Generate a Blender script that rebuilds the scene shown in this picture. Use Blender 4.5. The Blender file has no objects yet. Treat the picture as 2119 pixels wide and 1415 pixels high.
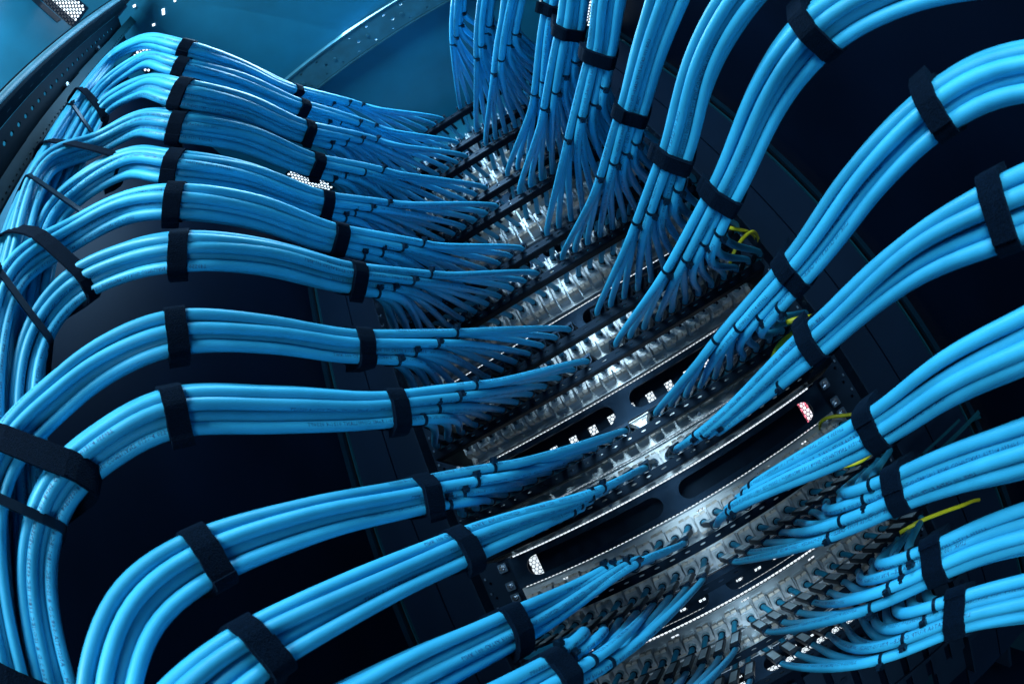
import bpy, math, random
import numpy as np
from mathutils import Matrix, Vector
from mathutils.geometry import tessellate_polygon
random.seed(7); np.random.seed(7)
S = 0.001            # everything below is written in millimetres
U = 44.45            # one rack unit
scene = bpy.context.scene
COL = scene.collection

# ------------------------------------------------------------------ camera
CAM = np.array([233.36, -581.19, -44.72])
PIT, ROL, YAW, FPX = 0.496608, -0.454591, 0.1786, 966.4
def _rot():
    cx, sx = math.cos(PIT), math.sin(PIT); cy, sy = math.cos(ROL), math.sin(ROL); cz, sz = math.cos(YAW), math.sin(YAW)
    Z = np.array([[cz, -sz, 0], [sz, cz, 0], [0, 0, 1]]); X = np.array([[1, 0, 0], [0, cx, -sx], [0, sx, cx]])
    R = np.array([[cy, -sy, 0], [sy, cy, 0], [0, 0, 1]]); B = np.array([[1, 0, 0], [0, 0, -1], [0, 1, 0.]])
    return Z @ X @ B @ R
ROT = _rot()
cd = bpy.data.cameras.new('camera'); cam = bpy.data.objects.new('camera', cd); COL.objects.link(cam)
m = Matrix.Identity(4)
for i in range(3):
    for j in range(3): m[i][j] = float(ROT[i, j])
    m[i][3] = float(CAM[i]) * S
cam.matrix_world = m
cd.type = 'PANO'; cd.panorama_type = 'FISHEYE_EQUISOLID'      # the photograph is taken with a fisheye zoom
cd.sensor_fit = 'HORIZONTAL'; cd.sensor_width = 36.0; cd.sensor_height = 24.0
cd.fisheye_lens = FPX * 36.0 / 2119.0; cd.fisheye_fov = math.radians(180)
cd.clip_start = 0.01; cd.clip_end = 50
cd.dof.use_dof = True; cd.dof.focus_distance = 0.43; cd.dof.aperture_fstop = 14.0; cd.lens = 16.4
scene.camera = cam

# ------------------------------------------------------------------ world, lamps, exposure
w = bpy.data.worlds.new('World'); scene.world = w; w.use_nodes = True
w.node_tree.nodes['Background'].inputs[0].default_value = (0.03, 0.20, 0.40, 1)
w.node_tree.nodes['Background'].inputs[1].default_value = 0.032
def area(name, loc, target, sx, sy, power, col):
    l = bpy.data.lights.new(name, 'AREA'); l.shape = 'RECTANGLE'; l.size = sx * S; l.size_y = sy * S; l.energy = power; l.color = col
    o = bpy.data.objects.new(name, l); COL.objects.link(o); o.location = Vector(loc) * S
    o.rotation_euler = (Vector(target) - Vector(loc)).to_track_quat('-Z', 'Y').to_euler(); return o
area('room_lamp_behind_camera', (100, -1250, 420), (230, 0, 150), 440, 360, 16.5, (0.72, 0.92, 1.0))
area('added_low_fill', (330, -950, -480), (230, 0, 200), 300, 240, 2.0, (0.68, 0.86, 1.0))  # added fill from below to brighten the jack undersides; no known source
area('cabinet_roof_lamp', (215, -470, 838), (100, -400, 0), 360, 300, 10.0, (0.50, 0.80, 1.0))
scene.view_settings.view_transform = 'Standard'; scene.view_settings.look = 'None'
scene.view_settings.exposure = 0.0; scene.view_settings.gamma = 1.0
scene.cycles.max_bounces = 6; scene.cycles.diffuse_bounces = 3; scene.cycles.glossy_bounces = 3
scene.cycles.transmission_bounces = 2; scene.cycles.sample_clamp_indirect = 4; scene.cycles.use_denoising = True

# ------------------------------------------------------------------ camera model used to read positions off the photograph
def ray(x, y):
    dx = x - 1059.5; dy = 707.5 - y; r = math.hypot(dx, dy); th = 2 * math.asin(min(1, r / 2 / FPX)); s = math.sin(th) / max(r, 1e-9)
    return ROT @ np.array([dx * s, dy * s, -math.cos(th)])
DIA = 6.8; RAD = DIA / 2
def at_w(x, y, wpx): return CAM + ray(x, y) * (7.6 * FPX / wpx)          # point whose cable shows wpx wide
def at_Y(x, y, Y):
    d = ray(x, y); return CAM + d * ((Y - CAM[1]) / d[1])
def at_Z(x, y, Z):
    d = ray(x, y); return CAM + d * ((Z - CAM[2]) / d[2])
def at_X(x, y, X):
    d = ray(x, y); return CAM + d * ((X - CAM[0]) / d[0])

# ------------------------------------------------------------------ materials
def mat(name, col, rough=0.5, metal=0.0, spec=0.5, noise=0.0, nscale=200, bump=0.0, bscale=400, stretch=None, emit=None, estr=0, rand=0.0, sheen=0, rvar=0.0, coat=0):
    M = bpy.data.materials.new(name); M.use_nodes = True; nt = M.node_tree; b = nt.nodes['Principled BSDF']; L = nt.links.new
    b.inputs['Base Color'].default_value = (*col, 1); b.inputs['Roughness'].default_value = rough; b.inputs['Metallic'].default_value = metal
    b.inputs['Specular IOR Level'].default_value = spec
    if sum(col) < .12: b.inputs['Specular Tint'].default_value = (.30, .58, 1, 1)
    if sheen: b.inputs['Sheen Weight'].default_value = sheen; b.inputs['Sheen Roughness'].default_value = .4; b.inputs['Sheen Tint'].default_value = (.1, .3, .6, 1)
    if coat: b.inputs['Coat Weight'].default_value = coat; b.inputs['Coat Roughness'].default_value = .25
    tc = nt.nodes.new('ShaderNodeTexCoord'); vec = tc.outputs['Object']
    if stretch:
        mp = nt.nodes.new('ShaderNodeMapping'); mp.inputs['Scale'].default_value = stretch; L(vec, mp.inputs['Vector']); vec = mp.outputs['Vector']
    if noise or rvar or rand:
        n = nt.nodes.new('ShaderNodeTexNoise'); n.inputs['Scale'].default_value = nscale; n.inputs['Detail'].default_value = 5; L(vec, n.inputs['Vector'])
        hs = nt.nodes.new('ShaderNodeHueSaturation'); hs.inputs['Color'].default_value = (*col, 1)
        mr = nt.nodes.new('ShaderNodeMapRange'); mr.inputs['From Min'].default_value = .3; mr.inputs['From Max'].default_value = .7
        mr.inputs['To Min'].default_value = 1 - noise; mr.inputs['To Max'].default_value = 1 + noise; L(n.outputs['Fac'], mr.inputs['Value'])
        val = mr.outputs['Result']
        if rand:
            oi = nt.nodes.new('ShaderNodeObjectInfo'); m2 = nt.nodes.new('ShaderNodeMapRange'); L(oi.outputs['Random'], m2.inputs['Value'])
            m2.inputs['To Min'].default_value = 1 - rand; m2.inputs['To Max'].default_value = 1 + rand
            mu = nt.nodes.new('ShaderNodeMath'); mu.operation = 'MULTIPLY'; L(val, mu.inputs[0]); L(m2.outputs['Result'], mu.inputs[1]); val = mu.outputs[0]
        L(val, hs.inputs['Value']); L(hs.outputs['Color'], b.inputs['Base Color'])
        if rvar:
            m3 = nt.nodes.new('ShaderNodeMapRange'); m3.inputs['From Min'].default_value = .3; m3.inputs['From Max'].default_value = .7
            m3.inputs['To Min'].default_value = max(.05, rough - rvar); m3.inputs['To Max'].default_value = rough + rvar
            L(n.outputs['Fac'], m3.inputs['Value']); L(m3.outputs['Result'], b.inputs['Roughness'])
    if bump:
        n2 = nt.nodes.new('ShaderNodeTexNoise'); n2.inputs['Scale'].default_value = bscale; n2.inputs['Detail'].default_value = 4; L(vec, n2.inputs['Vector'])
        bp = nt.nodes.new('ShaderNodeBump'); bp.inputs['Strength'].default_value = bump; bp.inputs['Distance'].default_value = .001
        L(n2.outputs['Fac'], bp.inputs['Height']); L(bp.outputs['Normal'], b.inputs['Normal'])
    if emit: b.inputs['Emission Color'].default_value = (*emit, 1); b.inputs['Emission Strength'].default_value = estr
    return M
M_CABLE = mat('cable_jacket_blue', (0.024, 0.325, 0.565), .48, spec=.6, noise=.09, nscale=45, rvar=.07, bump=.06, bscale=700, rand=.15)
M_CABLE.node_tree.nodes['Principled BSDF'].inputs['Specular Tint'].default_value = (.5, .88, 1, 1)
M_PRINT = mat('cable_print_ink', (0.0, 0.035, 0.14), .6)
M_VELCRO = mat('velcro_black', (0.0009, 0.0036, 0.010), .95, spec=.1, noise=.5, nscale=900, bump=1.0, bscale=1500, sheen=.05)
M_TIE = mat('nylon_black', (0.0015, 0.006, 0.013), .32, spec=.5)
M_PLATE = mat('brushed_steel', (0.58, 0.68, 0.76), .44, metal=.85, noise=.10, nscale=60, stretch=(1.0, 1.0, 1.0), rvar=.10, bump=.05, bscale=300)
M_JACK = mat('nickel_jack', (0.53, 0.62, 0.70), .40, metal=.4, noise=.12, nscale=160, rvar=.08, rand=.10)
M_HOOD = mat('beige_zinc_hood', (0.58, 0.57, 0.54), .45, metal=.10, noise=.12, nscale=220, rand=.12)
M_GLAND = mat('pale_blue_gland', (0.20, 0.38, 0.48), .3, spec=.6)
M_BLACK = mat('black_powder_coat', (0.0022, 0.0075, 0.018), .42, spec=.4, bump=.35, bscale=1800, noise=.2, nscale=30)
M_BLANK = mat('navy_powder_coat', (0.006, 0.022, 0.050), .36, spec=.6, bump=.5, bscale=1500, noise=.15, nscale=40)
M_BAR = mat('black_steel_bar', (0.0010, 0.0034, 0.008), .42, spec=.16, bump=.1, bscale=900)
M_DARK = mat('cabinet_side_black', (0.0007, 0.0026, 0.0085), .45, spec=.08, noise=.3, nscale=5, bump=.1, bscale=900)
M_NAVY = mat('side_filler_navy', (0.0013, 0.0055, 0.016), .5, spec=.3, noise=.15, nscale=12, bump=.25, bscale=1500)
M_ROOF = mat('roof_painted_steel', (0.003, 0.12, 0.22), .48, spec=.4, noise=.18, nscale=7, bump=.1, bscale=600)
M_BEAM = mat('galvanised_beam', (0.015, 0.11, 0.17), .6, metal=.15, noise=.2, nscale=40)
M_POST = mat('post_dark_steel', (0.0015, 0.009, 0.018), .6, spec=.02, noise=.2, nscale=20, bump=.15, bscale=900)
M_STRIP = mat('lacing_strip_steel', (0.003, 0.032, 0.050), .5, spec=.08, noise=.15, nscale=30)
M_ZINC = mat('zinc_bracket', (0.45, 0.58, 0.75), .3, metal=.85, noise=.2, nscale=50, rvar=.1)
M_NUT = mat('zinc_nut', (0.20, 0.34, 0.50), .28, metal=.85)
M_BOLT = mat('bolt_steel', (0.7, 0.8, 0.9), .2, metal=1)
M_LABEL = mat('grey_label', (0.34, 0.46, 0.55), .5, noise=.08, nscale=500)
M_CHROME = mat('chrome_tab', (0.9, 0.93, 0.97), .15, metal=1)
M_LIT = mat('lit_room', (1, 1, 1), .8, emit=(0.80, 0.92, 1.0), estr=1.3)
M_LITROOF = mat('lit_ceiling', (1, 1, 1), .8, emit=(0.75, 0.90, 1.0), estr=2.0)
M_RED = mat('red_led_panel', (.6, .02, .05), .8, emit=(1.0, 0.22, 0.32), estr=1.3)
M_GREEN = mat('earth_wire_green', (0.01, 0.22, 0.05), .4)
M_YELLOW = mat('earth_wire_yellow', (0.72, 0.74, 0.03), .38, noise=.1, nscale=80)

# ------------------------------------------------------------------ mesh helpers
class MB:
    def __init__(s): s.v = []; s.f = []
    def add(s, vs, fs):
        o = len(s.v); s.v += [tuple(map(float, q)) for q in vs]; s.f += [tuple(i + o for i in f) for f in fs]; return s
    def box(s, c, d, R=None, bev=0.0):
        c = np.array(c, float); h = np.array(d, float) / 2
        if bev <= 0:
            P = np.array([[x, y, z] for x in (-1, 1) for y in (-1, 1) for z in (-1, 1)]) * h
            F = [(0, 1, 3, 2), (4, 6, 7, 5), (0, 4, 5, 1), (2, 3, 7, 6), (0, 2, 6, 4), (1, 5, 7, 3)]
        else:
            b = min(bev, min(h) * .9); P = []; k = h - b          # chamfer along Y-running edges
            prof = [(-k[0], -h[2]), (k[0], -h[2]), (h[0], -k[2]), (h[0], k[2]), (k[0], h[2]), (-k[0], h[2]), (-h[0], k[2]), (-h[0], -k[2])]
            for y in (-h[1], h[1]): P += [(a, y, z) for a, z in prof]
            P = np.array(P); F = [tuple(range(7, -1, -1))[::-1], tuple(range(15, 7, -1))] + [(i, i + 8, (i + 1) % 8 + 8, (i + 1) % 8) for i in range(8)]
        if R is not None: P = P @ np.array(R).T
        return s.add(P + c, F)
    def cyl(s, a, b, r, n=12, r2=None, cap=True):
        a = np.array(a, float); b = np.array(b, float); t = b - a; t /= np.linalg.norm(t)
        u = np.cross(t, (0, 0, 1.) if abs(t[2]) < .9 else (1., 0, 0)); u /= np.linalg.norm(u); v = np.cross(t, u); r2 = r if r2 is None else r2
        A = [a + r * (math.cos(k * 2 * math.pi / n) * u + math.sin(k * 2 * math.pi / n) * v) for k in range(n)]
        Bv = [b + r2 * (math.cos(k * 2 * math.pi / n) * u + math.sin(k * 2 * math.pi / n) * v) for k in range(n)]
        F = [(k, (k + 1) % n, (k + 1) % n + n, k + n) for k in range(n)]
        if cap: F += [tuple(range(n))[::-1], tuple(range(n, 2 * n))]
        return s.add(A + Bv, F)
    def plate(s, outer, holes, th, frame):
        """flat plate with real holes; outline in 2D, frame maps (a, b, depth) to 3D; thickness goes to +depth"""
        loops = [outer] + holes
        tri = tessellate_polygon([[Vector((p[0], p[1], 0)) for p in l] for l in loops])
        flat = [p for l in loops for p in l]; n = len(flat)
        V = [frame(p[0], p[1], 0) for p in flat] + [frame(p[0], p[1], th) for p in flat]
        F = [tuple(t) for t in tri] + [tuple(i + n for i in reversed(t)) for t in tri]
        k = 0
        for l in loops:
            for i in range(len(l)):
                a, b = k + i, k + (i + 1) % len(l); F.append((a, b, b + n, a + n))
            k += len(l)
        return s.add(V, F)
    def build(s, name, material, parent=None, smooth=False, loc=None):
        me = bpy.data.meshes.new(name); V = np.array(s.v, float) * S
        me.from_pydata(V.tolist(), [], s.f); me.materials.append(material)
        me.validate()
        if smooth: me.shade_smooth()
        o = bpy.data.objects.new(name, me); COL.objects.link(o)
        if parent is not None: o.parent = parent
        if loc is not None: o.location = Vector(loc) * S
        return o
def ring2(cx, cy, rx, ry=None, n=12):
    ry = rx if ry is None else ry
    return [(cx + rx * math.cos(2 * math.pi * k / n), cy + ry * math.sin(2 * math.pi * k / n)) for k in range(n)]
def slot2(x0, x1, cz, r, n=10):
    P = [(x1 - r + r * math.cos(a), cz + r * math.sin(a)) for a in np.linspace(-math.pi / 2, math.pi / 2, n)]
    return P + [(x0 + r + r * math.cos(a), cz + r * math.sin(a)) for a in np.linspace(math.pi / 2, 1.5 * math.pi, n)]
def rect2(x0, x1, y0, y1): return [(x0, y0), (x1, y0), (x1, y1), (x0, y1)]
XZ = lambda Y: (lambda a, b, d: (a, Y + d, b))
def tag(o, label, cat, group=None):
    o['label'] = label; o['category'] = cat
    if group: o['group'] = group
    return o
def empty(name, loc=(0, 0, 0)):
    o = bpy.data.objects.new(name, None); COL.objects.link(o); o.location = Vector(loc) * S; o.empty_display_size = .01; return o
def struct(o): o['kind'] = 'structure'; return o
def inst(src, name, parent, loc, rot=None):
    o = src.copy(); o.name = name; COL.objects.link(o); o.parent = parent; o.location = Vector(loc) * S
    if rot: o.rotation_euler = rot
    return o
ORD = ['first', 'second', 'third', 'fourth', 'fifth', 'sixth', 'seventh', 'eighth', 'ninth', 'tenth', 'eleventh', 'twelfth', 'thirteenth', 'fourteenth', 'fifteenth', 'sixteenth',
       'seventeenth', 'eighteenth', 'nineteenth', 'twentieth', 'twenty-first', 'twenty-second', 'twenty-third', 'twenty-fourth']

# ------------------------------------------------------------------ the setting: cabinet shell
def wallbox(name, c, d, m, parent=None): return struct(MB().box(c, d).build(name, m, parent)) if parent is None else MB().box(c, d).build(name, m, parent)
wallbox('cabinet_side_wall', (-205, -560, 150), (6, 1160, 1500), M_DARK)
wallbox('cabinet_side_wall', (662, -560, 150), (6, 1160, 1500), M_DARK)
wallbox('lit_wall_colour_sheet', (-196, -860, 420), (4, 480, 860), M_ROOF)  # teal sheet over the black wall; its colour stands for lit wall
wallbox('cabinet_floor', (228, -540, -700), (880, 1400, 6), M_DARK)
# roof: a painted sheet, a perforated strip with the lit ceiling above it at either side
struct(MB().box((260, -420, 862), (690, 1180, 4)).build('cabinet_roof', M_ROOF))
def perf(name, x0, x1, y0, y1, pitch, r, label):
    holes = []; k = 0; y = y0 + pitch
    while y < y1 - pitch * .8:
        x = x0 + pitch * (1 if k % 2 else .5) + 1
        while x < x1 - pitch * .6: holes.append(ring2(x, y, r, n=8)); x += pitch
        y += pitch * .866; k += 1
    o = MB().plate(rect2(x0, x1, y0, y1), holes, 1.5, lambda a, b, d: (a, b, 861 + d)).build(name, M_BLACK)
    return tag(o, label, 'vent')
VENTS = ((-140, -84, -128, -8, 'small perforated vent in the roof shining white between the upper left cable bundles'), (-216, -150, -885, -765, 'perforated vent glowing white at the top left edge behind the dark post'),
         (-128, -98, -716, -690, 'few bright round vent holes right of the dark perforated post top'), (-172, -118, -604, -540, 'narrow perforated vent glowing between the two uppermost left cable bundles'))
for x0, x1, y0, y1, lab in VENTS: perf('roof_vent_plate', x0, x1, y0, y1, 8.0, 3.0, lab)
perf('roof_vent_plate', 606, 650, -200, 10, 8.0, 3.0, 'perforated vent glowing white between two right hand cable bundles at the top')
struct(MB().plate(rect2(-300, -84.5, -1010, 60), [rect2(a + 1 , b - 1, c + 1, d - 1) for a, b, c, d, _ in VENTS], 2, lambda a, b, d: (a, b, 863 + d)).build('roof_edge_sheet', M_ROOF))
struct(MB().plate(rect2(605, 670, -1000, 60), [rect2(607, 649, -199, 9)], 2, lambda a, b, d: (a, b, 863 + d)).build('roof_edge_sheet', M_ROOF))
struct(MB().box((228, -450, 900), (900, 1300, 4)).build('room_ceiling_light', M_LITROOF))
wallbox('added_leak_blocker', (228, 40, 820), (880, 4, 230), M_ROOF)  # added panel blocking the lit room's light from leaking above the rack
# cross beam on the roof
bm = empty('roof_beam'); tag(bm, 'pale steel channel beam with rivet holes running across the blue cabinet roof', 'beam')
MB().plate(rect2(-85, 600, -308, -252), [ring2(x, y, 2.2, n=8) for x in range(-70, 600, 38) for y in (-298, -262)] + [ring2(x, -280, 3, n=8) for x in range(-60, 600, 76)], 2, lambda a, b, d: (a, b, 838 + d)).build('web', M_BEAM, bm)
for y in (-308, -252): MB().box((257, y, 849), (685, 2.4, 22)).build('flange', M_BEAM, bm)
for y in (-309.5, -250.5): MB().box((257, y, 837), (685, 3.5, 3)).build('lip', M_BEAM, bm)
for x in range(-41, 590, 76): MB().cyl((x, -280, 837.5), (x, -280, 835), 3.4, 10).build('rivet', M_BEAM, bm)
# zinc brackets seen at the left edge of the roof
for k, (q, lab) in enumerate((((385, 238), 'bright zinc bracket plate seen through the gap under the third left bundle'), ((75, 55), 'pale drilled bracket plate in the top left corner behind the dark post'), ((330, 325), 'bright zinc plate with a dark edge seen under the fourth left bundle'))):
    c = at_Z(*q, 842); br = empty('roof_bracket', c); tag(br, lab, 'bracket')
    hs = [ring2(x, y, 2, n=8) for x in (-28, -8, 12, 28) for y in (-18, 2, 18)]
    MB().plate(rect2(-40, 40, -48, 48), hs, 2, lambda a, b, d: (a, b, d)).build('plate', M_ZINC, br)
    MB().box((41.2, 0, -8), (2, 96, 20)).build('flange', M_BLACK, br); MB().box((-48, 0, 3), (12, 100, 3)).build('edge_strip', M_CHROME if k == 1 else M_ZINC, br)
# two bright slots in the roof sheet
for q in ((338, 25), (362, 2), (1118, 8), (1145, 6), (318, 52), (278, 13)):
    c = at_Z(*q, 858.5); tag(MB().box(c, (5.5 if q[0] != 362 else 4, 13 if q[0] in (338, 1118) else 5, 1.2), Matrix.Rotation(.6, 3, 'Z')).build('light_slot', M_LITROOF), {338: 'small bright slot in the blue roof right of the dark post top', 362: 'tiny bright hole in the blue roof at the very top edge', 1118: 'small bright slot in the roof between the upper right cables', 1145: 'tiny bright hole beside the slot between the upper right cables', 318: 'tiny bright hole in the roof above the uppermost left bundle', 278: 'tiny bright hole in the roof by the tip of the drilled strip'}[q[0]], 'roof opening')

# side fillers with seams either side of the rack
for sgn, xs in ((-1, ((-188, -122), (-120, -52))), (1, ((502, 568), (570, 640)))):
    for k, (x0, x1) in enumerate(xs):
        o = MB().box(((x0 + x1) / 2, 2 + (k if sgn < 0 else -k) * 1.0, 120), (x1 - x0, 4, 1400)).build('side_filler_panel', M_NAVY)
        tag(o, 'matt navy filler panel, %s of the two %s of the rack' % (('outer', 'inner')[k] if sgn < 0 else ('inner', 'outer')[k], ('left', 'right')[sgn > 0]), 'filler panel')
    xe = -197 if sgn < 0 else 650
    tag(MB().box((xe, -8, 120), (9, 6, 1400)).build('edge_profile', M_POST), 'rough dark vertical edge profile at the %s side wall' % ('left', 'right')[sgn > 0], 'profile')
    xe = -187 if sgn < 0 else 639
    tag(MB().box((xe, -3, 120), (1.6, 6, 1400)).build('edge_trim', M_STRIP), 'thin pale vertical trim beside the %s edge profile' % ('left', 'right')[sgn > 0], 'trim')
for x in (-95, 545): struct(MB().box((x, 9, 120), (190 if x < 0 else 200, 3, 1400)).build('filler_backing', M_DARK))
# rack rails with holes
for sgn, x0, x1 in ((-1, -52, 0), (1, 450, 502)):
    r = empty('rack_rail'); tag(r, 'black %s rack rail with square mounting holes and small glint tabs' % ('left', 'right')[sgn > 0], 'rail')
    hx = -41 if sgn < 0 else 491
    holes = []; z = -10 * U
    while z < 16 * U: holes.append(ring2(hx, z, 2.3, n=8)); z += U / 2
    MB().plate(rect2(x0, x1, -12 * U, 16.2 * U), holes, 2.5, XZ(1)).build('rail_face', M_BLACK, r)
    MB().box((x0 if sgn < 0 else x1, -14, 90), (2.5, 28, 1250)).build('rail_flange', M_BLACK, r)
    tb = MB(); z = -10 * U
    while z < 15 * U: tb.box((hx + sgn * 4, -1.8, z + 8), (2.2, 1.5, 3.5)); z += U / 2
    o = tb.build('hole_glint_tabs', M_NUT, r); o['kind'] = 'stuff'  # metal tabs added as glints, standing for light through the rail holes

# front of the rack: hexagonal mesh door, lit room behind it
hexm = MB(); P = 7.0; rowi = 0; zz = -9.5 * U
tri_r = P / math.sqrt(3)
while zz < 20 * U:
    xx = -60 + (P / 2 if rowi % 2 else 0)
    while xx < 520:
        A = [(xx + tri_r * 1.0 * math.cos(math.pi / 6 + k * math.pi / 3), 170, zz + tri_r * math.sin(math.pi / 6 + k * math.pi / 3)) for k in range(6)]
        Bq = [(xx + (tri_r - .84) * math.cos(math.pi / 6 + k * math.pi / 3), 170, zz + (tri_r - .84) * math.sin(math.pi / 6 + k * math.pi / 3)) for k in range(6)]
        hexm.add(A + Bq, [(k, (k + 1) % 6, (k + 1) % 6 + 6, k + 6) for k in range(6)])
        xx += P
    zz += P * .866; rowi += 1
md = hexm.build('mesh_door', M_BLACK); md['kind'] = 'stuff'; tag(md, 'black hexagonal mesh of the front door seen through slots in the rack', 'mesh door')
struct(MB().box((230, 300, 200), (760, 4, 1400)).build('lit_room_beyond', M_LIT))
struct(MB().box((-130, 150, 120), (6, 296, 1500)).build('front_side_wall', M_BLACK)); struct(MB().box((590, 150, 120), (6, 296, 1500)).build('front_side_wall', M_BLACK))
c = at_Y(1662, 858, 290); tag(MB().box(c, (5, 8, 50)).box(c + np.array([18, 0, 14]), (8, 8, 18)).build('red_light_panel', M_RED), 'red lit patch seen through the mesh at the right end of a slot', 'red light')

# ------------------------------------------------------------------ patch panels
ROWS = [15, 13, 12, 10, 9, 7, 6, 4, 3, 1, 0, -2, -3, -5, -6]
BLANKS = [14, 11, 8, 5, 2, -1, -4, -7]
PX = [12 + 18.3 * (i + .5) for i in range(24)]
def jack_dep(i): return 34 if i % 2 == 0 else 26
def jack_dz(i): return -2.0 if i % 2 == 0 else 1.5
# one jack of each depth, with its hood, latch plate and cable gland
def make_jack(i, parent, loc):
    D = jack_dep(i)
    b = MB(); b.box((0, -D / 2, 0), (15.6, D, 19), bev=1.2); b.box((0, -D - .8, 1.0), (11.5, 1.6, 12.5)); b.box((-4.6, -D - .9, -8), (1.4, 1.4, 1.0)); b.box((4.6, -D - .9, -7.2), (1.4, 1.4, 1.0))
    b.box((-7.6, -D * .5, 0), (.7, D * .8, 13)); b.box((-2, -D * .6, 8.9), (4, D * .5, .8))
    j = b.build('jack', M_JACK, parent, loc=loc)
    h = MB()
    for s in (-1, 1):
        x0, x1 = (.35, 7.4) if s > 0 else (-7.4, -.35)
        for zz, sg in ((-9.5, -1), (9.5, 1)):
            y0, y1 = -D + .6, -D + 13
            V = [(x0, y0, zz), (x1, y0, zz), (x1, y1, zz), (x0, y1, zz)] + [(x0 + .5, y0 + 1.6, zz + sg * 3.0), (x1 - .5, y0 + 1.6, zz + sg * 3.0), (x1 - .5, y1 - .8, zz + sg * 3.0), (x0 + .5, y1 - .8, zz + sg * 3.0)]
            F = [(0, 1, 5, 4), (1, 2, 6, 5), (2, 3, 7, 6), (3, 0, 4, 7), (4, 5, 6, 7)]
            h.add(V, F if sg > 0 else [f[::-1] for f in F])
    h.build('hood', M_HOOD, j)
    l = MB(); l.box((8.7, -D + 4, 1), (.9, 24, 17)); l.box((8.7, -D - 8.8, 4), (.9, 3, 9), bev=.3); l.cyl((8.7, -D - 8, 7), (8.7, -D - 8, 3), .9, 6)
    l.build('latch_plate', M_JACK, j)
    g = MB(); n = 14
    g.cyl((0, -D - 1, 0), (0, -D - 5.5, 0), 5.4, n, 4.7); g.cyl((0, -D - 5.4, 0), (0, -D - 8.5, 0), 4.5, n, 4.1)
    g.build('cable_gland', M_GLAND, j, smooth=False)
    k = MB(); k.cyl((0, -D - 8.4, 0), (0, -D - 10.0, 0), 4.5, 12); k.box((1.5, -D - 9.2, -5.2), (3.2, 2.4, 2.2)); k.build('gland_tie', M_TIE, j)
    return j
proto = {}
def put_jack(i, parent, loc):
    key = i % 2
    if key not in proto: proto[key] = make_jack(i, parent, loc); return
    s = proto[key]; j = s.copy(); j.parent = parent; j.location = Vector(loc) * S; COL.objects.link(j)
    for ch in s.children:
        c = ch.copy(); c.parent = j; COL.objects.link(c)
screw_src = None
def add_screw(parent, loc, first=[None]):
    if first[0] is None:
        b = MB(); b.cyl((0, 0, 0), (0, -1.4, 0), 3.2, 14, 2.6); b.box((0, -1.5, 0), (3.4, .5, .7)); b.box((0, -1.5, 0), (.7, .52, 3.4))
        first[0] = b.build('screw', M_BOLT, parent, loc=loc)
    else: inst(first[0], 'screw', parent, loc)
def add_nut(parent, loc, first=[None]):
    if first[0] is None:
        b = MB(); b.box((0, -2.5, 0), (12.5, 5, 12.5), bev=1.4); n = b.build('cage_nut', M_NUT, parent, loc=loc)
        c = MB(); c.cyl((0, -5, 0), (0, -11, 0), 3.1, 12, 2.6); c.cyl((0, -5, 0), (0, -6, 0), 4.4, 12); c.build('bolt', M_BOLT, n); first[0] = n
    else:
        n = inst(first[0], 'cage_nut', parent, loc)
        for ch in first[0].children:
            c = ch.copy(); c.parent = n; COL.objects.link(c)
for ri, row in enumerate(ROWS):
    e = empty('patch_panel', (0, 0, row * U))
    tag(e, 'silver patch panel with twenty-four cabled jacks, %s panel from the top of the rack' % ORD[ri], 'patch panel', 'patch panels in the rack')
    top = U - (1.6 if (row + 1) in BLANKS and row != -2 else .6); bot = 1.8 if (row - 1) in BLANKS else 0.9
    if row in (0, 3, 6, 9, -3): bot = 1.6
    if row in (-3, -6): bot = 1.8
    if row in (1, -2, -5): pass
    holes = [rect2(x - 5, x + 5, 2.2 if False else 33.8, 36.2) for x in (60, 150, 245, 340, 400)] if row <= 1 else []
    MB().plate(rect2(-1, 451, bot, top), holes, 1.8, XZ(-1.8)).build('plate', M_PLATE, e)
    MB().box((225, -4, top - .4), (440, 6, .8)).build('top_lip', M_PLATE, e); MB().box((225, -5, bot + .5), (440, 8, .8)).build('bottom_lip', M_PLATE, e)
    for i in range(24):
        put_jack(i, e, (PX[i], -2, 22.5 + jack_dz(i)))
    for x in (12, 150, 300, 438): add_screw(e, (x, -2, 7.5))
    for x in (-13, 463):
        for z in (8.5, U - 9): add_nut(e, (x, -1.5, z))

# blank cable managers with obround slots and a windowed dark channel behind
for bi, row in enumerate(BLANKS):
    e = empty('slotted_blank_panel', (0, 0, row * U))
    tag(e, 'dark blank panel with two long rounded slots, %s such panel from the top' % ORD[bi], 'blank panel', 'slotted blank panels')
    sl = [slot2(18, 208, 22, 13.5), slot2(232, 432, 22, 13.5)]
    MB().plate(rect2(-3, 453, .5 if row == -1 else 1.6, U - .9), sl, 2.0, XZ(-2.5)).build('face_plate', M_BLANK, e)
    MB().box((225, 6, U - 2.4), (440, 14, 1)).build('top_fold', M_BLANK, e)
    if row == -1: wins = [rect2(9, 23.5, 6, 38), rect2(428, 441, 6, 38)]
    elif row <= -4: wins = [rect2(x, x + 9, 9.5, 13.5) for x in range(30, 425, 27)]
    else: wins = [rect2(x, x + 11, 12, 30) for x in range(14, 432, 30)]
    MB().plate(rect2(-12, 462, -2 if row > -1 else 1.5, U), wins, 2.0, XZ(34)).build('back_channel', M_BLACK, e)
    MB().box((225, 18, U - .5), (446, 32, .8)).build('channel_top', M_BLACK, e)
    for x in (-13, 463):
        for z in (8.5, U - 9): add_nut(e, (x, -1.5, z))

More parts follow.
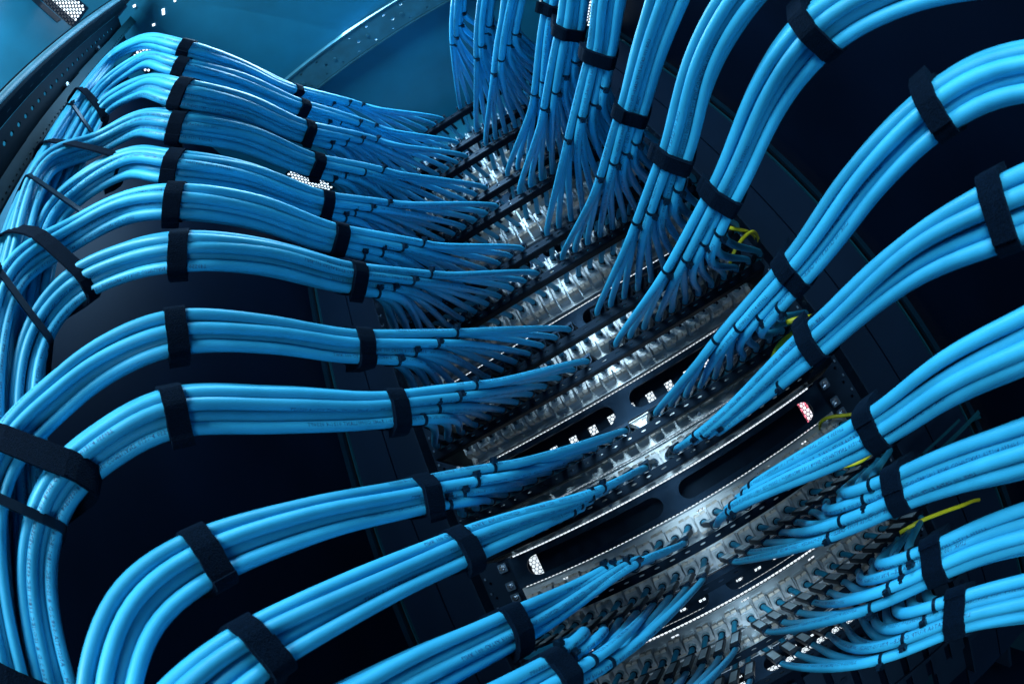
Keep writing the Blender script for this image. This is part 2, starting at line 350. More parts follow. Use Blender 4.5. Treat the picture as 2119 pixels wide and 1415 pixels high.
# cable support bars, one behind each patch panel
BARY = -108
sad_src = None
for ri, row in enumerate(ROWS):
    z0 = row * U + 4
    e = empty('cable_support_bar', (0, BARY, z0))
    tag(e, 'black perforated cable support bar behind the %s patch panel from the top' % ORD[ri], 'support bar', 'cable support bars')
    hl = [ring2(x, .5, 3.0, 1.5 if row > 4 else .9, n=12) for x in range(26, 432, 17)]
    MB().plate(rect2(6, 444, -4.2, 5), hl, 1.4, lambda a, b, d: (a, d, b)).build('flange_upright', M_BAR, e)
    MB().box((225, 6.4, -4.4), (438, 10.5, 1.4)).build('flange_flat', M_BAR, e)
    for x in (5, 445):
        b = MB(); t = 1.0
        prof = [(0, -5), (0, 5), (40, 12), (104, 26), (104, -2), (50, -6)]
        V = [(x - t, y, z) for y, z in prof] + [(x + t, y, z) for y, z in prof]; n = len(prof)
        b.add(V, [tuple(range(n)), tuple(range(2 * n - 1, n - 1, -1))] + [(i, (i + 1) % n, (i + 1) % n + n, i + n) for i in range(n)])
        b.build('end_bracket', M_BAR, e)
    tz = 10.6
    for i in range(24):
        lean = -9 if i < 12 else 9
        if sad_src is None:
            b = MB(); b.box((0, 23, 5.0), (9.2, 44, 1.4)); b.box((-4.8, 23, 3.2), (1.0, 42, 4.6)); b.box((4.8, 23, 3.2), (1.0, 42, 4.6)); b.box((0, 43, 4.2), (10, 3, 3.4)); b.box((0, 2, 4.4), (10, 3, 3.0))
            sad_src = b.build('cable_saddle', M_TIE, e)
            b = MB(); b.box((0, 25, 6.1), (8.0, 25, .7)); b.build('label_plate', M_LABEL, sad_src)
            b = MB(); n = 14
            for y0, y1 in ((2.2, 4.4),):
                V = []; 
                for rr in (4.2, 5.2):
                    for y in (y0, y1): V += [(rr * math.cos(2 * math.pi * k / n), y, rr * math.sin(2 * math.pi * k / n)) for k in range(n)]
                F = []
                for k in range(n):
                    k2 = (k + 1) % n
                    F += [(2 * n + k, 2 * n + k2, 3 * n + k2, 3 * n + k), (k, k2, 2 * n + k2, 2 * n + k), (n + k2, n + k, 3 * n + k, 3 * n + k2)]
                b.add(V, F)
            b.box((4.2, 3.2, 4.6), (4.2, 3.4, 3.6)); b.build('zip_tie_loop', M_TIE, sad_src)
            s = sad_src
        else:
            s = sad_src.copy(); s.parent = e; COL.objects.link(s)
            for ch in sad_src.children:
                if ch.name.startswith('label') and row > 1: continue
                c = ch.copy(); c.parent = s; COL.objects.link(c)
        s.location = Vector((PX[i] + lean, -2, tz)) * S
        s.rotation_euler = (math.radians(2), 0, math.radians(-9 if i < 12 else 9) * -1 * -1)

# ------------------------------------------------------------------ cables
def catmull(P, n=16):
    P = np.array(P, float); P = np.vstack([2 * P[0] - P[1], P, 2 * P[-1] - P[-2]]); out = []
    for k in range(1, len(P) - 2):
        p0, p1, p2, p3 = P[k - 1], P[k], P[k + 1], P[k + 2]
        d = [max(1e-6, np.linalg.norm(b - a)) ** .5 for a, b in ((p0, p1), (p1, p2), (p2, p3))]
        t0 = 0; t1 = d[0]; t2 = t1 + d[1]; t3 = t2 + d[2]
        for t in np.linspace(t1, t2, n, endpoint=False):
            A1 = (t1 - t) / (t1 - t0) * p0 + (t - t0) / (t1 - t0) * p1; A2 = (t2 - t) / (t2 - t1) * p1 + (t - t1) / (t2 - t1) * p2; A3 = (t3 - t) / (t3 - t2) * p2 + (t - t2) / (t3 - t2) * p3
            B1 = (t2 - t) / (t2 - t0) * A1 + (t - t0) / (t2 - t0) * A2; B2 = (t3 - t) / (t3 - t1) * A2 + (t - t1) / (t3 - t1) * A3
            out.append((t2 - t) / (t2 - t1) * B1 + (t - t1) / (t2 - t1) * B2)
    out.append(P[-2]); return np.array(out)
def resample(C, step):
    d = np.r_[0, np.cumsum(np.linalg.norm(np.diff(C, axis=0), axis=1))]; n = max(4, int(d[-1] / step)); s = np.linspace(0, d[-1], n)
    return np.stack([np.interp(s, d, C[:, k]) for k in range(3)], 1), s
def smooth(C, it=2):
    C = C.copy()
    for _ in range(it): C[1:-1] = .25 * C[:-2] + .5 * C[1:-1] + .25 * C[2:]
    return C
def norm(a): return a / np.maximum(1e-9, np.linalg.norm(a, axis=-1, keepdims=True))
def frames(C):
    T = norm(np.gradient(C, axis=0)); V = norm(C - CAM); N = norm(np.cross(V, T)); B = np.cross(N, T); return T, N, B   # N: right-hand side of travel as seen, B toward or away from camera
def tube_mesh(C, r, sides=10):
    T = norm(np.gradient(C, axis=0)); n = len(C)
    u = np.cross(T[0], (0, 0, 1.)); u /= np.linalg.norm(u); Us = [u]
    for k in range(1, n):
        u = u - T[k] * np.dot(u, T[k]); u /= np.linalg.norm(u); Us.append(u)
    Us = np.array(Us); Vs = np.cross(T, Us); a = np.arange(sides) * 2 * math.pi / sides
    V = C[:, None, :] + r * (np.cos(a)[None, :, None] * Us[:, None, :] + np.sin(a)[None, :, None] * Vs[:, None, :])
    V = V.reshape(-1, 3)
    i = np.arange(n - 1)[:, None] * sides; j = np.arange(sides)[None, :]; j2 = (j + 1) % sides
    F = np.stack([i + j, i + j2, i + sides + j2, i + sides + j], -1).reshape(-1, 4)
    return V, F.tolist() + [list(range(sides))[::-1], list(range((n - 1) * sides, n * sides))]
def fast_mesh(name, V, F, m, parent=None, smooth_=True):
    me = bpy.data.meshes.new(name); me.from_pydata((np.asarray(V) * S).tolist(), [], F); me.materials.append(m)
    if smooth_: me.shade_smooth()
    o = bpy.data.objects.new(name, me); COL.objects.link(o)
    if parent is not None: o.parent = parent
    return o
# printed lettering, made once flat and then wrapped onto cables
TXT = 'LINK 100 CAT6A F/UTP CABLE-- P/N US-9266LSZH -- 23AWG 4PR LSZH -- ANSI/TIA-568.2-D & ISO/IEC 11801 IEC 60332-1 prEN50288-10-1 RoHS COMPLIANT 0121-4 0550FT'
fc = bpy.data.curves.new('print', 'FONT'); fc.body = TXT; fc.size = 3.2; fc.resolution_u = 1; fc.space_character = 1.12
fo = bpy.data.objects.new('print', fc); COL.objects.link(fo); bpy.context.view_layer.update()
dg = bpy.context.evaluated_depsgraph_get(); fm = bpy.data.meshes.new_from_object(fo.evaluated_get(dg))
TV = np.array([v.co[:] for v in fm.vertices]); fm.calc_loop_triangles(); TF = np.array([t.vertices[:] for t in fm.loop_triangles])
bpy.data.objects.remove(fo); bpy.data.meshes.remove(fm); bpy.data.curves.remove(fc)
TLEN = TV[:, 0].max()
def wrap_text(C, s0, phi0, r, parent, flip=False):
    d = np.r_[0, np.cumsum(np.linalg.norm(np.diff(C, axis=0), axis=1))]
    x = TV[:, 0].copy(); y = TV[:, 1] - 1.05
    if flip: x = TLEN - x; y = -y
    s = s0 + x; ok = s < d[-1] - 5
    T, N, B = frames(C)
    Pp = np.stack([np.interp(s, d, C[:, k]) for k in range(3)], 1); Nn = norm(np.stack([np.interp(s, d, N[:, k]) for k in range(3)], 1)); Bb = norm(np.stack([np.interp(s, d, B[:, k]) for k in range(3)], 1))
    sgn = np.sign(np.mean(np.sum(B * (CAM - C), 1)))          # +1 when B faces the camera
    phi = phi0 + y / r
    V = Pp + (r * np.sin(phi))[:, None] * Nn * 1.0 + (r * np.cos(phi))[:, None] * Bb * sgn
    V = Pp + (V - Pp) * ((r + .12) / r)
    F = TF[ok[TF].all(1)]
    if len(F) < 20: return
    used = np.unique(F); mp = -np.ones(len(V), int); mp[used] = np.arange(len(used))
    fast_mesh('printed_text', V[used], mp[F].tolist(), M_PRINT, parent, False)

SLOT = {15: (-60, -20), 13: (-60, 0), 12: (-58, 20), 10: (-42, -12), 9: (-40, 12), 7: (-24, -13), 6: (-22, 12), 4: (-6, -12), 3: (-3, 13)}
def trunk_y(z): return float(np.interp(z, [-420, -60, 40, 110, 220, 420], [-576, -562, -557, -561, -580, -600]))
LEFT = {
 15: ([(820, 246, 9.6), (753, 222, 10.4), (608, 190, 12), (495, 140, 14), (382, 105, 15.5), (290, 88, 16.5), (232, 118, 16.6)], (2, 4)),
 13: ([(835, 296, 10.6), (780, 268, 11.4), (618, 222, 13.2), (490, 168, 14.5), (374, 140, 15.8), (290, 128, 16.6), (222, 172, 17)], (2, 4)),
 12: ([(850, 335, 11.4), (783, 302, 12.4), (628, 272, 15), (500, 220, 17), (380, 193, 18.5), (290, 180, 19.5), (215, 222, 19.6)], (2, 4)),
 10: ([(880, 392, 12.6), (796, 368, 14), (645, 341, 15.7), (500, 283, 17.6), (368, 261, 18.9), (280, 258, 20), (195, 300, 21)], (2, 4)),
 9: ([(900, 443, 13.6), (805, 436, 15), (663, 422, 17.4), (510, 368, 19.3), (362, 346, 20.6), (260, 340, 22), (160, 395, 23.4)], (2, 4)),
 7: ([(950, 528, 15), (880, 521, 16.5), (690, 493, 19.3), (520, 437, 21.6), (360, 417, 22.8), (250, 432, 24), (148, 485, 25)], (2, 4)),
 6: ([(985, 582, 16), (900, 585, 17.6), (727, 575, 20.8), (540, 530, 23.6), (367, 521, 25), (250, 545, 26.3), (145, 600, 27.5)], (2, 4)),
 4: ([(1050, 690, 18), (965, 705, 19.3), (746, 717, 23), (550, 692, 26), (357, 690, 27.6), (230, 738, 28.6), (125, 815, 29.5)], (2, 4)),
 3: ([(1080, 800, 18.6), (1000, 815, 20.4), (812, 846, 24.3), (580, 846, 28), (355, 852, 30), (220, 920, 31), (118, 1015, 31.5)], (2, 4)),
 1: ([(1200, 946, 19.6), (1045, 985, 22.5), (865, 1027, 25.5), (640, 1077, 31), (412, 1160, 35), (290, 1255, 37), (232, 1400, 39), (225, 1560, 40)], (2, 4)),
 0: ([(1240, 1012, 19.8), (1130, 1058, 22.6), (945, 1137, 27), (730, 1235, 33), (520, 1345, 38), (390, 1450, 41), (300, 1570, 42)], (2, 4)),
 -2: ([(1300, 1175, 21), (1190, 1235, 24), (1048, 1305, 28.5), (880, 1385, 33), (680, 1490, 38)], (2,)),
 -3: ([(1370, 1260, 23), (1262, 1330, 27), (1135, 1405, 31), (950, 1500, 36)], (2,)),
 -5: ([(1440, 1390, 25), (1360, 1450, 27), (1250, 1530, 31), (1100, 1630, 34)], ()),
 -6: ([(1490, 1450, 26), (1420, 1520, 29), (1320, 1600, 32), (1200, 1700, 35)], ())}
RIGHT = {
 15: ([(947, 160, 10), (943, 98, 10.8), (950, 0, 12), (962, -80, 13), (980, -160, 14)], ()),
 13: ([(992, 190, 11), (995, 128, 12), (1003, 30, 13.2), (1018, -60, 14.5), (1040, -160, 15.5)], ()),
 12: ([(1022, 220, 11.8), (1033, 160, 12.8), (1053, 50, 14.2), (1072, -50, 15.5), (1095, -150, 16.5)], ()),
 10: ([(1100, 270, 12.8), (1117, 208, 14), (1150, 15, 16.5), (1172, -80, 17.5), (1200, -170, 18.5)], (2,)),
 9: ([(1115, 330, 13.6), (1140, 236, 15), (1181, 57, 17.5), (1197, -50, 18.5), (1220, -150, 19.5)], (2,)),
 7: ([(1158, 410, 15), (1189, 305, 16.8), (1243, 114, 19), (1262, 0, 20.5), (1285, -110, 21.5)], (2,)),
 6: ([(1205, 490, 16), (1256, 386, 17.8), (1310, 226, 20.5), (1352, 80, 23), (1400, -60, 25)], (2,)),
 4: ([(1275, 588, 17.6), (1330, 483, 19.4), (1398, 320, 22.5), (1448, 140, 25), (1520, 10, 27), (1610, -90, 28)], (2,)),
 3: ([(1325, 655, 18.4), (1387, 585, 20), (1497, 404, 23.5), (1590, 200, 26.5), (1700, 60, 30), (1850, -25, 31), (2060, -70, 31)], (2, 4)),
 1: ([(1405, 815, 19), (1478, 728, 21), (1645, 560, 25), (1790, 372, 29), (1945, 226, 33), (2050, 168, 34), (2220, 140, 35)], (2, 4)),
 0: ([(1430, 908, 19.4), (1542, 825, 21.6), (1690, 702, 25), (1880, 540, 31), (2078, 440, 37), (2260, 370, 38)], (2, 4)),
 -2: ([(1520, 1052, 21), (1625, 990, 24), (1820, 880, 28), (1980, 775, 33), (2220, 655, 38)], (2,)),
 -3: ([(1590, 1135, 21.6), (1692, 1093, 24), (1872, 1010, 28), (2000, 963, 31), (2220, 895, 35)], (2,)),
 -5: ([(1650, 1270, 23), (1772, 1235, 25), (1942, 1160, 27.5), (2050, 1115, 29), (2260, 1050, 31)], (2,)),
 -6: ([(1690, 1354, 23.6), (1800, 1338, 25.4), (1983, 1270, 27.5), (2100, 1243, 28.5), (2260, 1215, 30)], (2,))}

def strap(name, curves, point, tangent, width, th, m, pad=0.0, tail=0.0, reach=60, material_r=RAD):
    """a band pulled round every cable that crosses the plane through point; returns its Empty-less mesh object"""
    t = np.array(tangent) / np.linalg.norm(tangent); pts = []
    for C in curves:
        d = (C - point) @ t; k = np.where(np.sign(d[:-1]) != np.sign(d[1:]))[0]
        best = None
        for q in k:
            f = d[q] / (d[q] - d[q + 1]); p = C[q] * (1 - f) + C[q + 1] * f; dist = np.linalg.norm(p - point)
            if dist < reach and (best is None or dist < best[0]): best = (dist, p)
        if best: pts.append(best[1])
    if not pts: return None, None
    pts = np.array(pts); c = pts.mean(0); v = norm(CAM - c); u = np.cross(t, v); u /= np.linalg.norm(u); v = np.cross(u, t)
    q = np.stack([(pts - c) @ u, (pts - c) @ v], 1); n = 40; loop = []
    for a in np.arange(n) * 2 * math.pi / n:
        dvec = np.array([math.cos(a), math.sin(a)]); k = np.argmax(q @ dvec); loop.append(q[k] + dvec * (material_r + pad))
    loop = np.array(loop)
    for _ in range(2): loop = .25 * np.roll(loop, 1, 0) + .5 * loop + .25 * np.roll(loop, -1, 0)
    nrm = loop - np.roll(loop, 1, 0); nr = norm(np.stack([np.roll(loop, -1, 0)[:, 1] - np.roll(loop, 1, 0)[:, 1], -(np.roll(loop, -1, 0)[:, 0] - np.roll(loop, 1, 0)[:, 0])], 1))
    out = loop + nr * th
    b = MB(); V = []
    jit = np.random.uniform(-.3, .3, (n, 2)) * (width > 6)
    for k in range(n):
        for (L2, e) in ((loop, -.5), (out, -.5), (out, .5), (loop, .5)):
            V.append(c + u * L2[k, 0] + v * L2[k, 1] + t * (e * width + jit[k, int(e > 0)]))
    F = []
    for k in range(n):
        k2 = (k + 1) % n
        for a, bq in ((0, 1), (1, 2), (2, 3), (3, 0)): F.append((4 * k + a, 4 * k + bq, 4 * k2 + bq, 4 * k2 + a))
    b.add(V, F)
    o = b.build(name, m)
    parts = (c, u, v, t, out, nr)
    return o, parts
def velcro(curves, point, tangent, label, width=12.8, reach=60, group='velcro straps round the cable bundles'):
    o, pr = strap('velcro_strap', curves, point, tangent, width, 1.5, M_VELCRO, pad=.3, reach=reach)
    if o is None: return
    tag(o, label, 'velcro strap', group)
    c, u, v, t, out, nr = pr; n = len(out); k0 = random.randint(5, 12); b = MB(); V = []; L = random.randint(11, 15)
    for q in range(L):
        k = (k0 + q) % n; lift = 1.0 + (3.2 * max(0, q - L + 4) / 3 if q > L - 4 else 0)
        for h, e in ((.05, -.5), (lift + .5, -.5), (lift + .5, .5), (.05, .5)):
            p = out[k] + nr[k] * h; V.append(c + u * p[0] + v * p[1] + t * (e * width * .97 + random.uniform(-.15, .15)))
    F = [(4 * q + a, 4 * q + bq, 4 * (q + 1) + bq, 4 * (q + 1) + a) for q in range(L - 1) for a, bq in ((0, 1), (1, 2), (2, 3), (3, 0))] + [(0, 1, 2, 3), (4 * L - 1, 4 * L - 2, 4 * L - 3, 4 * L - 4)]
    b.add(V, F); b.build('overlap_end', M_VELCRO, o)
def ziptie(curves, point, tangent, label, reach=26, width=2.0, group='zip ties round the cable groups', th=.9):
    o, pr = strap('zip_tie', curves, point, tangent, width, th, M_TIE, pad=.1, reach=reach)
    if o is None: return
    tag(o, label, 'zip tie', group)
    c, u, v, t, out, nr = pr; k = random.randint(2, len(out) - 2)
    k = int(np.argmin(out @ np.array([.3, 1.0]) * (1 if random.random() < .35 else -1)))
    k = (int(np.argmax(out @ np.array([1.0, .7]))) if random.random() < .6 else k)
    p = out[k]; P3 = c + u * p[0] + v * p[1]; nn = u * nr[k, 0] + v * nr[k, 1]; tt = np.cross(nn, t)
    R = np.stack([tt, t, nn], 1)
    b = MB(); b.box(P3 + nn * 1.2, (4.4, 3.8, 3.2), R, bev=.5); b.build('tie_head', M_TIE, o)
    b = MB(); b.box(P3 + nn * 3.2 + tt * 1.2, (1.0, 2.2, 3.0), R); b.build('tie_tail', M_TIE, o)

ALL = []          # (row, side, port, curve)
def build_side(row, side, spec):
    pts, vel = spec; ri = ROWS.index(row)
    left = side == 'left'; zb = row * U + 4 + 10.6; ports = list(range(11, -1, -1)) if left else list(range(12, 24))
    sgn = 1 if left else -1                       # side of travel on which the middle port's cable lies
    if row <= -2: sgn = -sgn
    p0 = ports[0]; lean = -9 if left else 9
    sp = [np.array([PX[p0] + lean, BARY - 6, zb])] + [at_w(*q) for q in pts]
    marks = len(sp)
    nfan = 3                                      # control points up to the first strap
    if left and row in SLOT:
        sx, so = SLOT[row]; q = pts[-1]; d_ = ray(q[0], q[1]); hz = math.hypot(d_[0], d_[1])
        rho = math.hypot(sx - CAM[0], 10) * .965; sp[-1] = CAM + d_ * (rho / hz)
        q = pts[-2]; d_ = ray(q[0], q[1]); dist = .5 * 7.6 * FPX / q[2] + .5 * rho / math.hypot(d_[0], d_[1]); sp[-2] = CAM + d_ * dist
        z1 = sp[-1][2] - 26 - .6 * abs(sp[-1][1] - trunk_y(sp[-1][2]) - so)
        sp += [np.array([sx, trunk_y(zz) + so, zz]) for zz in [z1] + [v for v in (300, 200, 110, 30, -60, -180, -420) if v < z1 - 60]]
    spine = catmull(sp, 24); spine, ss = resample(smooth(spine, 3), 4.0)
    T, N, B = frames(spine)
    bs = np.sign(np.sum(B * (CAM - spine), 1))[:, None]; B = B * bs
    def s_of(p): return ss[np.argmin(np.linalg.norm(spine - p, axis=1))]
    sv = s_of(sp[3]); s1 = s_of(sp[2])
    fr = [s1, s1 + (sv - s1) * .24, s1 + (sv - s1) * .44, s1 + (sv - s1) * .62]
    if left is False and row >= 10: fr = [s1, s1 + 26, s1 + 50, s1 + 72]
    rowcurves = []; groups = [[], [], [], []]; gs = [0, 0, 0, 0]
    twist_amp = random.uniform(-.25, .25); ph = random.uniform(0, 6)
    for q, port in enumerate(ports):
        if row == 15 and q in (5, 8, 9, 11): continue
        if left and row == -5 and q > 8: continue
        if left and row == -6 and q > 7: continue
        g = q // 3; d = q % 3
        colN = (1.5 - g) * DIA * .90; dep = (1 - d) * DIA * .98 + (.25 if g % 2 else -.25) * DIA; jn, jd = np.random.uniform(-.6, .6, 2); 
        ph1, ph2 = np.random.uniform(0, 6.28, 2); wob = np.random.uniform(.4, 1.3)
        sg = fr[g] + d * 7 - 6
        sn = ss[np.argmin(np.linalg.norm(spine[ss < sv] - np.array([PX[port] + lean, BARY - 10, zb]), axis=1))]
        if row in (0, -2): sg = min(max(sn + 34, sg * .6), sv - 14 + d)
        else: sg = min(max(sn + (48 if not left else 30), sg), sv - 14 + d)
        gs[g] = max(gs[g], sg)
        # spine part from the group's tie onwards
        k = ss >= sg
        sb = ss[k]; fan = 1 + {0: .10, -2: .0, 1: .32}.get(row, .55) * np.clip((sv - sb) / max(20, sv - s1), 0, 1.4)
        tau = np.clip((sb - s1 * .6) / max(20, sv - s1 * .6), 0, 1); tau = tau * tau * (3 - 2 * tau)
        if row in (0, -2): fan = .45 + .55 * tau
        tw = twist_amp * np.sin(sb / 160 + ph) * np.clip((sb - sv) / 120, 0, 1)
        NS = {15: .62, 13: .66, 12: .85}.get(row, .90)
        a = sgn * ((colN * NS + jn * .7) * fan - 1.35 * DIA * (1 - tau) * (.45 if row in (0, -2) else 1)) + wob * np.sin(sb / 47 + ph1) * np.clip((sb - sv) / 60, 0.15, 1); bb = dep * np.clip(.7 + .3 * (sb - s1) / max(20, sv - s1), .6, 1) + jd + wob * .6 * np.sin(sb / 61 + ph2) - (g * DIA * .55 * (1 - tau) if row in (0, -2) else 0)
        an = a * np.cos(tw) - bb * np.sin(tw); bn = a * np.sin(tw) + bb * np.cos(tw)
        path = spine[k] + N[k] * an[:, None] + B[k] * bn[:, None]
        zj = row * U + 22.5 + jack_dz(port); D = jack_dep(port); X = PX[port]
        head = [np.array([X, -D + 6, zj]), np.array([X, -D - 12, zj]), np.array([X + lean * .25, -D - 24, zj - 1]), np.array([X + lean * .75, BARY + 30, zb + .5]), np.array([X + lean, BARY + 2, zb])]
        # leave the bar toward the tie
        tgt = path[0]; dirn = tgt - head[-1]; L = np.linalg.norm(dirn)
        tdir = norm(path[min(4, len(path) - 1)] - path[0])
        Hb = head[-1]; m0 = np.array([lean * .03, -1.0, -.03]) * min(L * .7, 45); m1 = tdir * min(L * .8, 90)
        tt = np.linspace(0, 1, 14)[1:-1, None]
        herm = (2 * tt ** 3 - 3 * tt ** 2 + 1) * Hb + (tt ** 3 - 2 * tt ** 2 + tt) * m0 + (-2 * tt ** 3 + 3 * tt ** 2) * tgt + (tt ** 3 - tt ** 2) * m1
        C = np.vstack([catmull(head, 6), herm, path]); C, _ = resample(C, 3.5); C = smooth(C, 5)
        C, s_ = resample(C, 7.0)
        rr = 3.75 if row >= 9 else 3.6 if row >= 6 else RAD
        V, F = tube_mesh(C, rr, 10)
        o = fast_mesh('network_cable', V, F, M_CABLE)
        tag(o, 'blue cable in the %s port from the left on the %s panel down' % (ORD[port], ORD[ri]), 'cable', 'light blue network cables')
        if d == 0 or (d == 1 and random.random() < .5):
            phi = random.uniform(-.9, .9)
            wrap_text(C, random.uniform(20, 170), phi, rr, o, random.random() < .5)
            if len(C) * 7 > 700 and random.random() < .5: wrap_text(C, random.uniform(480, 560), random.uniform(-.8, .8), rr, o, random.random() < .5)
        ALL.append((row, side, port, C)); rowcurves.append(C); groups[g].append(C)
    where = 'the %s bundle of the %s panel down' % (side, ORD[ri])
    for g in range(4):
        if not groups[g]: continue
        i = np.argmin(abs(ss - (gs[g] + 4))); cpt = np.mean([C[np.argmin(np.linalg.norm(C - (spine[i] - N[i] * sgn * g * DIA * .9), axis=1))] for C in groups[g]], 0)
        ziptie(groups[g], cpt, T[i], 'thin zip tie, %s from mid rack, on %s' % (ORD[g], where))
    for vi, mk in enumerate(vel):
        i = np.argmin(np.linalg.norm(spine - sp[mk + 1], axis=1))
        velcro(rowcurves, spine[i], T[i], 'black velcro strap %s the rack on %s' % (('nearer to', 'farther from')[vi] if len(vel) > 1 else 'close to', where))
    return rowcurves
for row in ROWS:
    build_side(row, 'left', LEFT[row]); build_side(row, 'right', RIGHT[row])

# straps round the left trunk
trunk = [c[3] for c in ALL if c[1] == 'left' and c[0] in SLOT]
def trunk_pt(px, py): 
    d = ray(px, py); rho = 250; t = rho / math.hypot(d[0], d[1]); return CAM + d * t
for (px, py, kind, lab) in ((218, 150, 'v', 'small black velcro strap at the upper end of the left trunk, by the dark post'), (155, 280, 'v', 'black velcro strap round the upper left trunk below the first thin strap'),
                      (70, 490, 'v', 'broad black velcro strap slanting across the left trunk at mid height'), (30, 965, 'v', 'broad black velcro strap at the left edge below the middle of the trunk'), (25, 1410, 'v', 'black velcro strap in the bottom left corner of the trunk')):
    p = trunk_pt(px, py); velcro(trunk, p, (0.0, -.55, -.83) if py < 800 else (0, -.25, -.97), lab, width=14, reach=76, group=None)
for (px, py, lab) in ((200, 190, 'thin black strap near the top of the left trunk by the drilled strip'), (95, 360, 'long thin black strap round the left trunk between the two upper velcro straps'), (45, 640, 'glossy thin black strap across the left trunk below the broad velcro'), (60, 1095, 'thin black strap across the lower left trunk')):
    p = trunk_pt(px, py); ziptie(trunk, p, (0.0, -.5, -.86) if py < 800 else (0, -.2, -.98), lab, reach=62, width=5.0, group=None, th=1.6)

# ------------------------------------------------------------------ earth wires
def wire(name, pts, Y, label, r=2.3):
    P = [at_Y(x, y, Yy if Yy is not None else Y) for x, y, Yy in pts]; C, _ = resample(catmull(P, 12), 4); C = smooth(C, 2)
    e = tag(fast_mesh(name, *tube_mesh(C, r, 10), M_YELLOW), label, 'earth wire')
    T, N, B = frames(C); b = []; F = []
    sg = np.sign(np.mean(np.sum(B * (CAM - C), 1)))
    for k in range(len(C)):
        for a in np.linspace(.9, 2.0, 4): b.append(C[k] + (r + .08) * (-N[k] * math.sin(a) * -1 + B[k] * sg * math.cos(a)))
    for k in range(len(C) - 1):
        for q in range(3): F.append([4 * k + q, 4 * k + q + 1, 4 * k + q + 5, 4 * k + q + 4])
    fast_mesh('green_stripe', b, F, M_GREEN, e)
wire('earth_wire', [(1500, 470, -120), (1520, 474, -120), (1545, 479, -80), (1562, 492, -20), (1566, 503, -6)], 0, 'short yellow and green earth wire arching beside the upper right rail')
wire('earth_wire', [(1508, 560, -90), (1515, 530, -120), (1532, 500, -120), (1556, 480, -90), (1568, 492, -30), (1572, 512, -6)], 0, 'looped yellow and green earth wire just below the short arching one')
wire('earth_wire', [(1628, 668, -250), (1655, 659, -255), (1690, 657, -240), (1720, 668, -200)], 0, 'yellow and green earth wire vanishing behind the velcro at mid right')
wire('earth_wire', [(1598, 755, -235), (1603, 730, -250), (1620, 706, -260), (1650, 687, -255), (1690, 680, -225)], 0, 'curved yellow and green earth wire left of the mid right velcro')
wire('earth_wire', [(1697, 886, -8), (1698, 874, -26), (1712, 864, -40), (1760, 858, -50), (1800, 850, -55), (1850, 850, -10)], 0, 'yellow and green earth wire on the zinc bracket by the red lit slot')
wire('earth_wire', [(1725, 966, -190), (1765, 960, -210), (1790, 948, -210), (1812, 925, -190)], 0, 'yellow and green earth wire emerging under the lower right bundle')
wire('earth_wire', [(1790, 1005, -190), (1812, 990, -200), (1838, 974, -205), (1875, 964, -190)], 0, 'small arched yellow and green earth wire beside two short cable stubs')
wire('earth_wire', [(1862, 1102, -150), (1900, 1080, -160), (1950, 1060, -160), (1990, 1046, -150), (2015, 1036, -110), (2026, 1034, -80)], 0, 'long wavy yellow and green earth wire at the lower right')
# earth lug bracket
lb = empty('earth_lug_bracket', at_Y(1712, 880, -14)); tag(lb, 'small zinc earth bracket with a screw at the right end of a panel', 'bracket')
MB().box((0, 0, 0), (20, 2.4, 22)).build('lug_plate', M_JACK, lb); MB().box((10, -5, 0), (2, 12, 22)).build('lug_side', M_JACK, lb); MB().cyl((4, -1, 3), (4, -7, 3), 3.2, 12).build('screw', M_BOLT, lb)

# ------------------------------------------------------------------ left rear post with drilled faces and lacing strips
def polar(az, rho, z): a = math.radians(az); return np.array([CAM[0] + rho * math.sin(a), CAM[1] + rho * math.cos(a), z])
po = empty('rear_post', polar(-104, 330, 0)); tag(po, 'dark perforated steel post curving up at the top left', 'post')
po.location = (0, 0, 0)
def vface(name, a, b, z0, z1, holes, m, th=2.0, parent=None):
    a = np.array(a[:2]); b = np.array(b[:2]); d = b - a; L = np.linalg.norm(d); d /= L; nrm = np.array([d[1], -d[0]])
    fr = lambda p, q, dd: (a[0] + d[0] * p + nrm[0] * dd, a[1] + d[1] * p + nrm[1] * dd, q)
    return MB().plate(rect2(0, L, z0, z1), [ring2(x * L, z, r, r2, n=10) for x, z, r, r2 in holes], th, fr).build(name, m, parent)
A = polar(-97.5, 375, 0); Bp = polar(-107.5, 362, 0); L = np.linalg.norm(A[:2] - Bp[:2])
hl = []; z = -300
while z < 800: hl += [(.30, z, 3.0, 4.2), (.74, z + 9, 3.0, 4.2)]; z += 20
vface('drilled_face', A, Bp, -420, 835, hl, M_POST, parent=po)
Cc = polar(-107.6, 358, 0); Dd = polar(-110.4, 310, 0)
vface('return_face', Cc, Dd, -420, 835, [(.5, z, 2.2, 6) for z in range(-300, 800, 30)], M_POST, parent=po)
E1 = polar(-110.6, 308, 0); E2 = polar(-113.5, 302, 0)
vface('outer_lip', E1, E2, -420, 835, [], M_POST, parent=po)
MB().cyl(polar(-112.2, 300, -420), polar(-112.2, 300, 835), 5.0, 16).build('rolled_edge', M_BEAM, po, smooth=True)
for k, zc in enumerate((640, 560, 700)): MB().cyl(polar(-101 - k, 368, zc), polar(-101 - k, 360, zc), 4, 10).build('bolt', M_BOLT, po)
